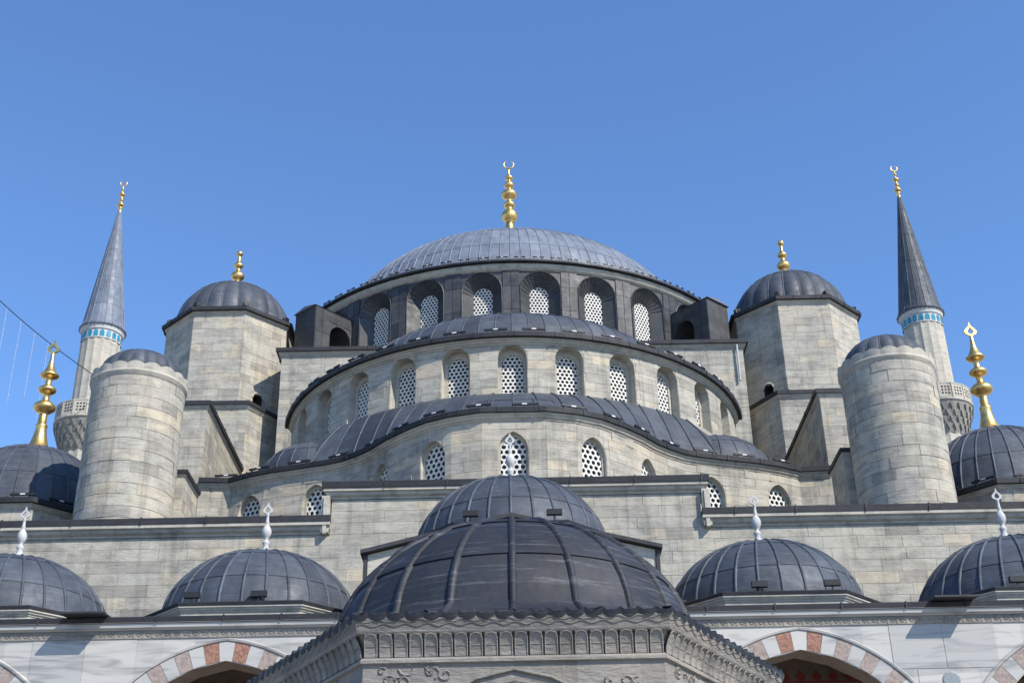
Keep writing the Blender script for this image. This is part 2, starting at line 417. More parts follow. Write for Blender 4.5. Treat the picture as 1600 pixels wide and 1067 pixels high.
def leaf_plate(mat, s=1.0):                # pierced leaf-shaped crest of the finials
    pts = [(0, 0), (.05, .06), (.17, .12), (.21, .22), (.13, .33), (.05, .40), (0, .56)]
    hole = [(0, .10), (.03, .12), (.085, .16), (.10, .215), (.07, .275), (.03, .32), (0, .37)]
    full = pts+[(-x, z) for x, z in reversed(pts[1:-1])]; hf = hole+[(-x, z) for x, z in reversed(hole[1:-1])]
    mb = MB(); o = [[(x*s, y, z*s) for x, z in full] for y in (-.03*s, .03*s)]; i = [[(x*s, y, z*s) for x, z in hf] for y in (-.03*s, .03*s)]
    mb.grid([i[0], o[0], o[1], i[1], i[0]], True); return mb.mesh('crest', mat)
def crescent(mat, R, w):
    pts = [(R*sin(radians(a)), 0, -R*cos(radians(a))) for a in range(-152, 153, 8)]
    rr = [w*(.25+.75*cos(radians(a)*.58)) for a in range(-152, 153, 8)]
    rows = []
    for (x, y, z), r in zip(pts, rr):
        l = hypot(x, z); rows.append([(x+x/l*r*cos(b), r*sin(b), z+z/l*r*cos(b)) for b in [2*pi*k/8 for k in range(8)]])
    return MB().grid(rows, True).mesh('crescent', mat, True)

# ================================================================== SETTING
g = MB(); g.add([(-600, -300, 0), (600, -300, 0), (600, 900, 0), (-600, 900, 0)], [(0, 1, 2, 3)])
go = g.ob('ground', PAVE); go['kind'] = 'structure'
PX = -.12                                   # axis of the portico

# ================================================================== PORTICO (arcade in front of the prayer hall)
YP, BAY = 33.0, 7.1
pt = thing('portico', 'marble arcade with pointed red and white arches below the small lead domes', 'portico', (PX, YP, 0))
pp = Path([(PX-24.85, YP), (PX+24.85, YP)])
arches = [dict(s=24.85+BAY*k, a=3.15, z0=5.9, zs=6.67, pt=3.6/3.15) for k in range(-3, 4)]
pw = wall_mesh(pp, 5.9, 10.83, arches).ob('wall', MARBLE, pt)
bw = MB()
for k in range(-3, 4):                       # soffits of the arches
    o = arches[k+3]; bw.grid([[(PX+BAY*k+u, y, z) for u, z in outline(o)] for y in (YP, YP+.8)])
bw.ob('arch_soffit', PLASTER, pt)
# marble slabs facing the spandrels
for k in range(-2, 3):
    for sgn in (-1, 1):
        x = PX+BAY*k+sgn*BAY/2
        if sgn == 1 and k < 2: pass
slab = MB().box(-.5, .5, -.5, .5, -.5, .5).mesh('slab', MARBLE)
for k in range(-3, 3):
    xc = PX+BAY*(k+.5)
    for (x0, x1, z0, z1) in ((-1.30, -.01, 9.72, 10.81), (.01, 1.30, 9.72, 10.81), (-.74, .74, 8.6, 9.70)):
        ob('slab', slab, pw, (xc+(x0+x1)/2, YP-.002, (z0+z1)/2), 0, (x1-x0-.012, .02, z1-z0-.012))
    # stone disc
    d = MB(); d.lathe([(.001, .03), (.19, .03), (.215, .02), (.22, 0)], 24); ob('medallion', d.mesh('medallion', PORPH), pt, (xc+.05, YP-.012, 9.42), rot=(radians(90), 0, 0))
def arch_ring(parent, cx, y, zc, c, r0, r1, n, mats, dep=.05, ygap=.012):
    """voussoirs of a two-centred arch with a keystone, each its own object"""
    t0, t1 = math.acos(c/r0), .12; T0 = math.acos(c/r1); wd = (t0-t1)/(n+.5)
    for sgn in (-1, 1):
        for i in range(n):                       # i = 0 next to the keystone
            b, a = t0-wd*(i+.5), t0-wd*(i+1.5)+.003
            b2, a2 = b-(t0-T0)*.5/(i+1), a-(t0-T0)*.5/(i+2)
            pts = [(r0*cos(a+(b-a)*q/3), r0*sin(a+(b-a)*q/3)) for q in range(4)]+[(r1*cos(b2+(a2-b2)*q/3), r1*sin(b2+(a2-b2)*q/3)) for q in range(4)]
            poly = [(cx+sgn*(u-c), zc+v) for u, v in pts]
            if sgn > 0: poly.reverse()
            MB().prism(list(reversed(poly)), y-ygap-random.uniform(0, .006), y+dep).ob('voussoir', mats(i+1), parent)
    b = t0-wd*.5+.003; b2 = b-(t0-T0)*.5
    R = [(r0*cos(b)-c, r0*sin(b)), (r1*cos(b2)-c, r1*sin(b2)), (0, r1*sin(T0)), (-(r1*cos(b2)-c), r1*sin(b2)), (-(r0*cos(b)-c), r0*sin(b)), (0, r0*sin(t0))]
    MB().prism([(cx+u, zc+v) for u, v in R], y-ygap-.004, y+dep).ob('keystone', mats(0), parent)
for k in range(-3, 4):
    a = MB(); cx = PX+BAY*k
    # moulding round the arch
    rows = []
    for sgn in (-1, 1):
        row = [[] for _ in range(4)]
        for i in range(25):
            an = .02+(math.acos(.45/4.1)-.02)*i/24 if sgn < 0 else math.acos(.45/4.1)-(math.acos(.45/4.1)-.02)*i/24
            for q, (r, y) in enumerate(((4.09, YP+.02), (4.10, YP-.045), (4.15, YP-.06), (4.20, YP+.02))):
                row[q].append((cx+sgn*(r*cos(an)-.45), y, 6.67+r*sin(an)))
        a.grid(row)
    am = a.ob('arch', MARBLE, pt)
    if abs(k) <= 2:
        arch_ring(am, cx, YP, 6.67, .45, 3.6, 4.08, 14, lambda i: VWHITE if i % 2 == 0 else (REDST if i == 1 else PINK))
    b = MB(); b.lathe([(.34, 0), (.36, .5), (.33, .6), (.30, 4.9), (.42, 5.3), (.5, 5.55), (.5, 5.9)], 20, (cx+BAY/2, YP+.4)); b.ob('column', MARBLE, pt, True)
# frieze, cornice, coping
b = MB(); sweep(b, pp, [(0, 10.83), (.03, 10.832), (.03, 11.03), (0, 11.03)]); fr = b.ob('frieze', FSTONE, pt)
sc = MB()
for q in range(8):                           # one scroll of the carved frieze
    pass
pts = [(.075*cos(t)*(1-t/9), 0, .06*sin(t)*(1-t/9)) for t in [i*.5 for i in range(14)]]
sc.tube(pts, .018, 5); sc.tube([(-.16, 0, -.06), (-.1, 0, .05), (-.03, 0, .075), (.06, 0, .055)], .018, 5)
SCR = sc.mesh('scroll', GREYSTONE)
x = PX-14
while x < PX+14:
    ob('scroll', SCR, fr, (x, YP-.032, 10.93)); x += .235
coping(pp, 11.2, pt, .19, .15, .03, .2, name='coping', seams=1.55, mm=MARBLE)
b = MB(); sweep(b, pp, [(.0, 11.03), (.07, 11.035), (.09, 11.06), (.15, 11.08), (.16, 11.175), (0, 11.18)]); b.ob('cornice', MARBLE, pt)
b = MB(); b.box(PX-24.85, PX+24.85, YP+.05, 41, 11.1, 11.26); b.ob('roof', LEAD, pt)
b = MB(); b.box(PX-24.85, PX+24.85, YP+.85, 40.9, 10.75, 10.95); b.ob('ceiling', PLASTER, pt)
# painted inner arches between bays and the band of red palmettes
pal = MB()
pal.add([(0, 0, .0), (.10, 0, .05), (.13, 0, .15), (.06, 0, .2), (0, 0, .33), (-.06, 0, .2), (-.13, 0, .15), (-.10, 0, .05)], [(0, 1, 2, 3, 4, 5, 6, 7)])
pal.add([(-.2, 0, -.05), (.2, 0, -.05), (.2, 0, .0), (-.2, 0, .0)], [(0, 1, 2, 3)])
PAL = pal.mesh('palmette', REDPAINT)
for k in range(-2, 3):
    cx = PX+BAY*k
    vb = MB().add([(cx-3.4, YP+2.2, 9.2), (cx+3.4, YP+2.2, 9.2), (cx+3.4, YP+2.6, 10.76), (cx-3.4, YP+2.6, 10.76)], [(0, 1, 2, 3)]).ob('painted_vault', PLASTER, pt)
    for i in range(-7, 8): ob('palmette', PAL, vb, (cx+.42*i, YP+2.28, 10.02), rot=(radians(-14), 0, 0))
# lead spout slabs over the coping
for i, x in enumerate((-10.75, -3.55, 3.62, 10.85)):
    b = MB().add([(-.55, -.62, 0), (.55, -.62, 0), (.5, .9, .16), (-.5, .9, .16), (-.55, -.62, .05), (.55, -.62, .05), (.5, .9, .2), (-.5, .9, .2)],
                 [(0, 1, 2, 3), (4, 7, 6, 5), (0, 4, 5, 1), (1, 5, 6, 2), (3, 7, 4, 0), (2, 6, 7, 3)])
    b.ob('lead_spout', COPE, pt, loc=(x, YP-.05, 11.31))
# central pediment behind the fountain
ped = MB(); ped.prism([(PX-3.72, 11.3), (PX+3.72, 11.3), (PX+3.72, 13.02), (PX, 13.92), (PX-3.72, 13.02)], YP+.35, 40.6); pdo = ped.ob('pediment', TRIM, pt)
pl = Path([(PX-3.85, 0), (PX, 0), (PX+3.85, 0)])
b = MB()
for s in (-1, 1):
    b.add([(PX+s*3.9, YP+.15, 13.0), (PX, YP+.15, 13.94), (PX, YP+.15, 14.04), (PX+s*3.9, YP+.15, 13.1), (PX+s*3.9, 40.7, 13.0), (PX, 40.7, 13.94), (PX, 40.7, 14.04), (PX+s*3.9, 40.7, 13.1)],
          [(0, 1, 2, 3), (3, 2, 6, 7), (0, 3, 7, 4), (0, 4, 5, 1), (7, 6, 5, 4)])
b.ob('pediment_coping', COPE, pt)
b = MB()
for s in (-1, 1): MB().box(PX+s*3.78-.05, PX+s*3.78+.05, YP+.3, YP+.42, 11.3, 13.0).ob('downpipe', COPE, pt)

def chamfer(cx, cy, h, ch): return [(cx-h, cy+h-ch), (cx-h, cy-h+ch), (cx-h+ch, cy-h), (cx+h-ch, cy-h), (cx+h, cy-h+ch), (cx+h, cy+h-ch), (cx+h-ch, cy+h), (cx-h+ch, cy+h)]
def white_finial(parent, x, y, z, s=1.0):
    p = [(.30, 0), (.22, .05), (.13, .16), (.085, .30), (.12, .34), (.12, .38), (.07, .42)]+[(r, q) for r, q in bulb(.46, .16, .36, 8, .06)]+[(.05, .86), (.075, .89), (.05, .93), (.045, 1.08), (.06, 1.1), (.02, 1.12)]
    f = MB().lathe([(r*s*.74, z+q*s) for r, q in p], 14, (x, y)).ob('finial', WHITE, parent, True)
    ob('crest', leaf_plate(WHITE, s*.62), f, (x, y, z+1.08*s))
def portico_dome(k, label):
    cx, cy = PX+BAY*k, 37.0; central = k == 0
    ze, h, ch = (14.12, 2.95, 1.35) if central else (12.08, 2.88, 1.2)
    t = thing('portico_dome', label, 'dome', (cx, cy, 11.3), 'lead domes of the portico')
    P = Path(chamfer(cx, cy, h-.12, ch), True)
    wl = wall_mesh(P, 11.26, ze-.1).ob('drum', TRIM, t)
    coping(P, ze-.08, t, .14, .1, .16, .12, name='eave', seams=0)
    b = MB().flat([(x, y) for x, y in chamfer(cx, cy, h-.1, ch)], ze-.06, ze+.03); b.ob('skirt', LEAD, t)
    r, zb, hh = (2.76, 14.12, 2.25) if central else (2.76, 12.05, 2.25)
    dome(t, (cx, cy), ell(r, zb, hh, 12, .05), 28, [0, 3, 7, 12], .045, LEAD)
    white_finial(t, cx, cy, zb+hh-.04, 1.18)
    return t
names = {-2: 'grey lead dome with white finial cut off by the left edge of the picture', -1: 'grey lead dome with white finial left of the fountain, behind the arcade cornice',
         0: 'raised grey lead dome directly behind the fountain dome, above the pediment', 1: 'grey lead dome with white finial right of the fountain, behind the arcade cornice',
         2: 'grey lead dome with white finial cut off by the right edge of the picture'}
for k in range(-2, 3): portico_dome(k, names[k])
# box floodlights on the dome eaves
fl = MB().box(-.21, .21, -.06, .06, .08, .24).box(-.02, .02, -.02, .02, -.02, .1).box(-.2, .2, -.065, -.055, .09, .23).mesh('floodlight', BLACK)
for x, z, lab in ((-8.5, 12.12, 'left black box floodlight on the dome left of the fountain'), (-6.75, 12.12, 'right black box floodlight on the dome left of the fountain'),
               (-1.2, 14.2, 'left black box floodlight on the raised dome behind the fountain'), (1.05, 14.2, 'right black box floodlight on the raised dome behind the fountain'),
               (6.35, 12.12, 'left black box floodlight on the dome right of the fountain'), (8.25, 12.12, 'right black box floodlight on the dome right of the fountain'),
               (13.1, 12.12, 'black box floodlight on the dome at the right edge')):
    tag(ob('floodlight', fl, None, (x, 34.13 if abs(x) > 3 else 34.06, z)), lab, 'floodlight', 'box floodlights on the portico domes')

# ================================================================== PRAYER HALL FRONT WALL
YW = 41.0
hall = thing('prayer_hall', 'long limestone front wall with raised middle and dark lead coping, behind the portico domes', 'wall', (0, YW, 0))
hp = Path([(-26, YW), (26, YW)]); 
hw = wall_mesh(hp, 0, 16.62).ob('wall', MORTAR, hall)
rp = Path([(-5.95, YW-.004), (6.0, YW-.004)])
b = MB().box(-5.95, 6.0, YW-.004, YW+2.5, 16.5, 17.72); b.ob('raised_wall', MORTAR, hall)
vis = lambda p, z: abs(p[0]) < 18.5
ashlar(Path([(-18.5, YW), (18.5, YW)]), 11.3, 16.35, hw, ch=.40, ln=(.6, 1.7), limit=300)
ashlar(rp, 16.35, 17.5, hw, ch=.40, ln=(.9, 1.9))
for seg in ([(-26, YW), (-5.95, YW)], [(6.0, YW), (26, YW)]):
    coping(Path(seg), 16.70, hall, .30, .22, .36, .28, seams=2.1)
coping(Path([(-5.95, YW+1.5), (-5.95, YW), (6.0, YW), (6.0, YW+1.5)]), 17.84, hall, .30, .22, .32, .26, seams=2.1)
b = MB()
for x in (-6.12, 6.17): b.box(x-.13, x+.13, YW-.2, YW+.05, 16.36, 17.6).box(x-.06, x+.06, YW-.26, YW+.05, 16.30, 17.55)
b.ob('moulding', TRIM, hall)
b = MB().box(-26, 26, YW+.3, 100, 15.9, 16.6); b.ob('roof', LEAD, hall)
b = MB().box(-.32, .32, -.1, .2, 0, .6); sh = b.ob('shutter', WOOD, hall, loc=(-11.1, YW-.02, 12.15))
b = MB()
for i in range(5): b.box(-.28+i*.115, -.19+i*.115, -.14, -.09, .03, .57)
b.ob('board', WOOD, hall, loc=(-11.1, YW-.02, 12.15))

# ================================================================== EXEDRA WALL (wavy lower tier)
ex = thing('exedra_wall', 'wavy lower limestone wall with pointed lattice windows under the semi-dome', 'wall', (0, 44, 16.6))
half = [(1.15, 43.93), (2.25, 44.25), (3.1, 44.7), (3.95, 45.45), (4.7, 46.25), (5.3, 47.05), (5.85, 47.6), (6.55, 48.15), (7.15, 48.42), (8.3, 48.80), (9.45, 49.15), (10.4, 49.55), (11.35, 50.12), (12.6, 50.0)]
ep = Path([(-x, y) for x, y in reversed(half)]+half)
eo = []
for x in (-10.45, -7.72, -5.02, -2.95, -.03, 2.88, 5.02, 7.62, 10.4):
    eo.append(dict(s=ep.s_at_x(x), a=.53, z0=19.15, zs=20.45, pt=1.35, ai=.45, zsi=20.45, zi0=19.22, d=.2))
ew = wall_mesh(ep, 15.5, 21.75, eo).ob('wall', MORTAR, ex)
ashlar(ep, 17.3, 21.6, ew, eo, ch=.38, ln=(.5, 1.2), limit=300)
oi = dict(a=.45, z0=0, zs=20.45-19.22, pt=1.35); EL = lattice_mesh(.45, archz(oi, 0), oi['zs'], 1.35, .222, .09); EPn = pane_mesh(.45, archz(oi, 0))
for o in eo: window(ep, o, ex, TRIM, EL, EPn)
b = MB()                                      # thin stone hood round the windows
coping(ep, 21.80, ex, .27, .2, .26, .18, seams=1.5)
# lead roof between exedra wall and semi-dome drum, one sheet per bay
SC = (0, 57.1); RS = 10.1
def roof_pt(q, t):
    p = ep.at(q)[0]; th = atan2(p[0], SC[1]-p[1]); d = (SC[0]+(RS+.03)*sin(th), SC[1]-(RS+.03)*cos(th))
    e_ = min(1, max(0, (abs(p[0])-8.2)/2.4)); zt = 24.1-2.0*e_*e_*(3-2*e_)
    return (p[0]+(d[0]-p[0])*t, p[1]+(d[1]-p[1])*t, 21.96+(zt-21.96)*t+.18*sin(pi*t)*(1-e_))
rf = MB(); Q = [ep.L*i/60 for i in range(61)]
rf.grid([[tuple(Vector(roof_pt(q, t))-Vector((0, 0, .03))) for q in Q] for t in (0, .25, .5, .75, 1)]); rfo = rf.ob('roof', LEAD, ex, True)
nb = 30
for i in range(nb):
    q0, q1 = ep.L*i/nb, ep.L*(i+1)/nb; mb = MB()
    mb.grid([[roof_pt(q0+(q1-q0)*j/4, t) for j in range(5)] for t in (0, .2, .4, .6, .8, 1)])
    mb.tube([tuple(Vector(roof_pt(q0, t))+Vector((0, 0, .015))) for t in (0, .2, .4, .6, .8, 1)], .04, 6)
    mb.ob('lead_sheet', LEAD, rfo, True)
dome(ex, (0, 50.0), ell(5.75, 22.0, 1.85, 10, .05), 44, [0, 3, 10], .035, LEAD, (-80, 80), name='half_dome')
for s in (-1, 1): dome(ex, (s*8.15, 51.2), ell(2.35, 22.0, 1.75, 8, .05), 22, [0, 3, 8], .035, LEAD, (-82, 82), name='half_dome')

# ================================================================== SEMI-DOME
sm = thing('semi_dome', 'broad limestone semi-dome drum with a row of round-arched lattice windows below the main dome', 'semi-dome', (0, SC[1]-RS, 24))
sp_arc = arc(SC, RS, -79, 79, 54); sp = Path(sp_arc)
so_ = []
for k in range(-6, 7):
    if abs(k) > 5: continue
    so_.append(dict(s=sp.L/2+RS*radians(12.86*k), a=.57, z0=24.12, zs=25.68, ai=.425, zsi=25.56, zi0=24.2, d=.42))
sw = wall_mesh(sp, 21.7, 26.42, so_).ob('wall', MORTAR, sm)
for q in (sp_arc[0], sp_arc[-1]): MB().box(q[0]-.05, q[0]+.05, q[1], 57.3, 21.7, 26.6).ob('end_wall', MORTAR, sm)
ashlar(sp, 24.0, 26.33, sw, so_, ch=.39, ln=(.6, 1.3))
SL = lattice_mesh(.425, 1.79, 1.36, None, .182, .073); SPn = pane_mesh(.425, 1.79)
for o in so_: window(sp, o, sm, TRIM, SL, SPn)
coping(sp, 26.46, sm, .36, .2, .24, .2, seams=1.5)
dome(sm, SC, [(10.3, 26.62), (9.2, 27.15)]+ell(8.1, 27.7, 3.3, 9, .05), 72, [0, 2, 5, 11], .035, LEAD, (-80, 80))

# ================================================================== FRONT ARCH WALL (shoulders behind the semi-dome)
aw = thing('arch_wall', 'plain limestone shoulder wall between the octagonal towers, carrying the main drum', 'wall', (0, 57.2, 20))
ap = Path([(-11.05, 61), (-11.05, 57.25), (11.05, 57.25), (11.05, 61)])
awm = wall_mesh(ap, 20, 31.35).ob('wall', MORTAR, aw)
for sg in ([(-11.05, 57.25), (-6.2, 57.25)], [(6.2, 57.25), (11.05, 57.25)]): ashlar(Path(sg), 24.5, 31.2, awm, ch=.45, ln=(.7, 1.4), limit=150)
coping(ap, 31.38, aw, .25, .2, .2, .15, seams=1.8)
MB().box(-10.85, 10.85, 57.3, 84, 29, 31.5).ob('roof', LEAD, aw)
MB().tube([(10.75, 57.1, 31.3), (10.75, 57.1, 29.4)], .05, 8).ob('downpipe', PIPE, aw)

# ================================================================== MAIN DOME
MC = (0, 69.6); RM = 12.8
md = thing('main_dome', 'great central lead dome on a lead-clad drum with lattice windows and tall gilded finial', 'dome', (0, MC[1], 31.5))
mp = Path(arc(MC, RM, -180, 180, 168))
mo = []
for k in range(-6, 6):
    mo.append(dict(s=mp.L/2+RM*radians(12.857*(k+.5)), a=.98, z0=31.75, zs=34.45, ai=.47, zsi=34.38, zi0=31.9, d=.5, splay=1))
dw = wall_mesh(mp, 31.4, 35.62, mo).ob('drum', LEAD_B, md)
ML = lattice_mesh(.47, 2.95, 2.48, None, .178, .071); MPn = pane_mesh(.47, 2.95)
for o in mo:
    wn = window(mp, o, md, LEAD_B, ML, MPn)
    p, t, ang = opening_frame(mp, o); nx, ny = -t[1], t[0]; oi = dict(o, a=o['ai'], zs=o['zsi'])
    A, B = outline(o), outline(oi); sm_ = MB()
    for i in range(1, NU+2, 1):                  # radial seams in the lead splay
        (u0, z0), (u1, z1) = A[i], B[i]
        if i in (1, NU+1) or z0 > o['zs']+.05:
            f0, f1 = .06, .92
            P0 = [p[0]+t[0]*(u0+(u1-u0)*f)+nx*(.5*f) for f in (f0, f1)]; P1 = [p[1]+t[1]*(u0+(u1-u0)*f)+ny*(.5*f) for f in (f0, f1)]; Z = [z0+(z1-z0)*f for f in (f0, f1)]
            sm_.tube([(P0[0], P1[0], Z[0]), (P0[1], P1[1], Z[1])], .014, 4)
    rim = [(p[0]+t[0]*u*1.005-nx*.0, p[1]+t[1]*u*1.005-ny*.0, z) for u, z in A]
    sm_.tube([(x-nx*.01, y-ny*.01, z) for x, y, z in rim], .03, 5)
    sm_.ob('seam', LEAD_B, wn)
panel = None
for k in range(-6, 7):                           # lead strips on the piers between windows
    q = mp.L/2+RM*radians(12.857*k); p, t = mp.at(q)[0], mp.tan(q, .1); a = atan2(t[1], t[0])
    if panel is None:
        panel = []
        for (x0, x1, z0, z1) in ((-.40, -.012, 31.5, 33.3), (.012, .40, 31.5, 33.3), (-.40, -.012, 33.32, 34.6), (.012, .40, 33.32, 34.6), (-.40, -.012, 34.62, 35.5), (.012, .40, 34.62, 35.5)):
            panel.append(MB().box(x0, x1, -.045, .1, z0, z1).mesh('lead_panel', LEAD_B))
    for m_ in panel: ob('lead_panel', m_, dw, (p[0], p[1], 0), a)
ring = Path(arc(MC, RM, -180, 180, 120))
b = MB(); sweep(b, ring, [(0, 35.45), (.10, 35.5), (.16, 35.58), (.20, 35.66), (.24, 35.76), (0, 35.78)]); b.ob('cornice', TRIM, md, True)
b = MB(); sweep(b, ring, [(0, 35.78), (.36, 35.785), (.40, 35.83), (.38, 35.93), (.1, 36.1), (-2.4, 36.6)]); b.ob('eave', COPE, md)
pr = [(10.7, 36.45)]+ell(10.5, 36.6, 6.8, 14, .05)
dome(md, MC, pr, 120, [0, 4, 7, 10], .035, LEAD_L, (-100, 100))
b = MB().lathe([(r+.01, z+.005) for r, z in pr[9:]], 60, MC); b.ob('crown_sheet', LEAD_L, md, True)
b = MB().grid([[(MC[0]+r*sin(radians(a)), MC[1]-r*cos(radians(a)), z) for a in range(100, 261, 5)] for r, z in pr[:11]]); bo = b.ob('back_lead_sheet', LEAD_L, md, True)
zf = 43.3
prof = [(.75, zf), (.5, zf+.25), (.34, zf+.8), (.27, zf+1.7), (.30, zf+2.35), (.46, zf+2.55), (.36, zf+2.7), (.30, zf+3.0), (.27, zf+3.2)]
prof += bulb(zf+3.2, .64, .95, 10, .25)+[(.25, zf+4.2)]+bulb(zf+4.28, .46, .42, 8, .22)+[(.22, zf+4.8)]+bulb(zf+4.9, .62, .72, 10, .2)+[(.17, zf+5.7)]+bulb(zf+5.75, .40, .45, 8, .17)+[(.15, zf+6.3)]+bulb(zf+6.35, .33, .36, 8, .13)+[(.09, zf+6.8), (.07, zf+7.15)]
fo = MB().lathe([(r*.80, z) for r, z in prof], 20, MC).ob('finial', GOLD, md, True)
ob('crescent', crescent(GOLD, .30, .06), fo, (0, MC[1], zf+7.55))
# lead-clad buttresses of the drum
for s in (-1, 1):
    th = radians(42.5)*s; d = (sin(th), -cos(th)); l = (cos(th), sin(th))
    bt = thing('drum_buttress', 'lead-clad buttress with arched passage on the %s of the main drum' % ('left' if s < 0 else 'right'), 'buttress', (MC[0]+d[0]*15, MC[1]+d[1]*15, 31.5), 'lead-clad buttresses of the main drum')
    def W(r, q): return (MC[0]+d[0]*r+l[0]*q, MC[1]+d[1]*r+l[1]*q)
    hwid = .78
    ptsR = [W(15.15, hwid), W(12.6, hwid)]; ptsL = [W(12.6, -hwid), W(15.15, -hwid)]
    op = dict(s=1.62, a=.66, z0=31.5, zs=33.05); opl = dict(s=.93, a=.66, z0=31.5, zs=33.05)
    mb = MB()
    wr = wall_mesh(Path(ptsR), 31.4, 34.4, [op]); wl = wall_mesh(Path(ptsL), 31.4, 34.4, [opl])
    mb.add(wr.v, wr.f); mb.add(wl.v, wl.f)
    A = [(*W(15.15-1.62-u, hwid), z) for u, z in outline(op)]; B = [(*W(12.6+.93+u*-1, -hwid), z) for u, z in outline(op)]
    mb.grid([A, B], True)
    e0, e1 = W(15.15, -hwid), W(15.15, hwid)
    mb.add([(*e0, 31.4), (*e1, 31.4), (*e1, 34.4), (*e0, 34.4)], [(0, 1, 2, 3)])
    body = mb.ob('body', LEAD_B, bt)
    # roof slab with ridge
    rb = MB(); c0, c1, c2, c3 = W(15.25, -hwid-.06), W(15.25, hwid+.06), W(12.6, hwid+.06), W(12.6, -hwid-.06); r0, r1 = W(15.25, 0), W(12.6, 0)
    rb.add([(*c0, 34.38), (*c1, 34.38), (*c2, 34.38), (*c3, 34.38), (*r0, 34.56), (*r1, 34.56)], [(0, 1, 4), (1, 2, 5, 4), (2, 3, 5), (3, 0, 4, 5), (3, 2, 1, 0)])
    rb.ob('roof', LEAD_L, bt)
    # sheets as raised panels on the lit side and the end
    for (q0, q1, z0, z1) in ((0.02, .45, 31.5, 33.0), (.47, .93, 31.5, 33.0), (0.02, .45, 33.02, 34.36), (.47, .93, 33.02, 34.36), (.95, 1.6, 33.8, 34.36), (1.62, 2.4, 33.8, 34.36)):
        for side in (1, -1):
            mb = MB(); a0, a1 = W(15.15-q0, side*(hwid+.02)), W(15.15-q1, side*(hwid+.02)); n_ = (l[0]*side*.03, l[1]*side*.03)
            vs = [(*a0, z0), (*a1, z0), (*a1, z1), (*a0, z1)]; back = [(x-n_[0]*1.5, y-n_[1]*1.5, z) for x, y, z in vs]
            mb.add(vs+back, [(0, 1, 2, 3) if side > 0 else (3, 2, 1, 0), (0, 4, 5, 1), (1, 5, 6, 2), (2, 6, 7, 3), (3, 7, 4, 0)]); mb.ob('lead_panel', LEAD_B, body)
    for (z0, z1) in ((31.5, 33.0), (33.02, 34.36)):
        mb = MB(); a0, a1 = W(15.153, -hwid+.02), W(15.153, hwid-.02); b0, b1 = W(15.1, -hwid+.02), W(15.1, hwid-.02)
        mb.add([(*a0, z0), (*a1, z0), (*a1, z1), (*a0, z1), (*b0, z0), (*b1, z0), (*b1, z1), (*b0, z1)], [(0, 1, 2, 3), (0, 4, 5, 1), (1, 5, 6, 2), (2, 6, 7, 3), (3, 7, 4, 0)]); mb.ob('lead_panel', LEAD_B, body)
    # sloping lead apron along the wall top at its foot
    x0, x1 = sorted((s*8.3, s*10.95))
    MB().add([(x0, 57.32, 31.58), (x1, 57.32, 31.58), (x1, 58.9, 32.25 if s > 0 else 32.25), (x0, 58.9, 31.8), (x0, 58.9, 31.4), (x1, 58.9, 31.4)], [(0, 1, 2, 3), (0, 3, 4), (1, 5, 2), (2, 5, 4, 3), (0, 4, 5, 1)]).ob('apron', LEAD, bt)

# ================================================================== WEIGHT TOWERS
def gold_finial(parent, c, z, H, mat=GOLD, tip='ball', base=.5):
    p = [(base, 0), (base*.62, .08), (.22, .20), (.15, .30)]+bulb(.32, .34, .34, 8, .13)+[(.11, .72)]+bulb(.78, .24, .22, 8, .1)+[(.08, 1.08), (.07, 1.2)]+bulb(1.24, .17, .2, 8, .05)
    k = H/1.5
    f = MB().lathe([(r*min(k, 1.05), z+q*k) for r, q in p], 16, c).ob('finial', mat, parent, True); return f
def octagon(cx, cy, ap): s = ap*math.tan(pi/8); return [(cx-ap, cy+s), (cx-ap, cy-s), (cx-s, cy-ap), (cx+s, cy-ap), (cx+ap, cy-s), (cx+ap, cy+s), (cx+s, cy+ap), (cx-s, cy+ap)]
lampm = MB(); lampm.lathe([(.001, .34), (.12, .32), (.16, .22), (.14, .1), (.05, .04), (.05, -.1)], 10); lampm.box(-.1, .1, -.2, -.1, .1, .3)
LAMPM = lampm.mesh('round_floodlight', BLACK)
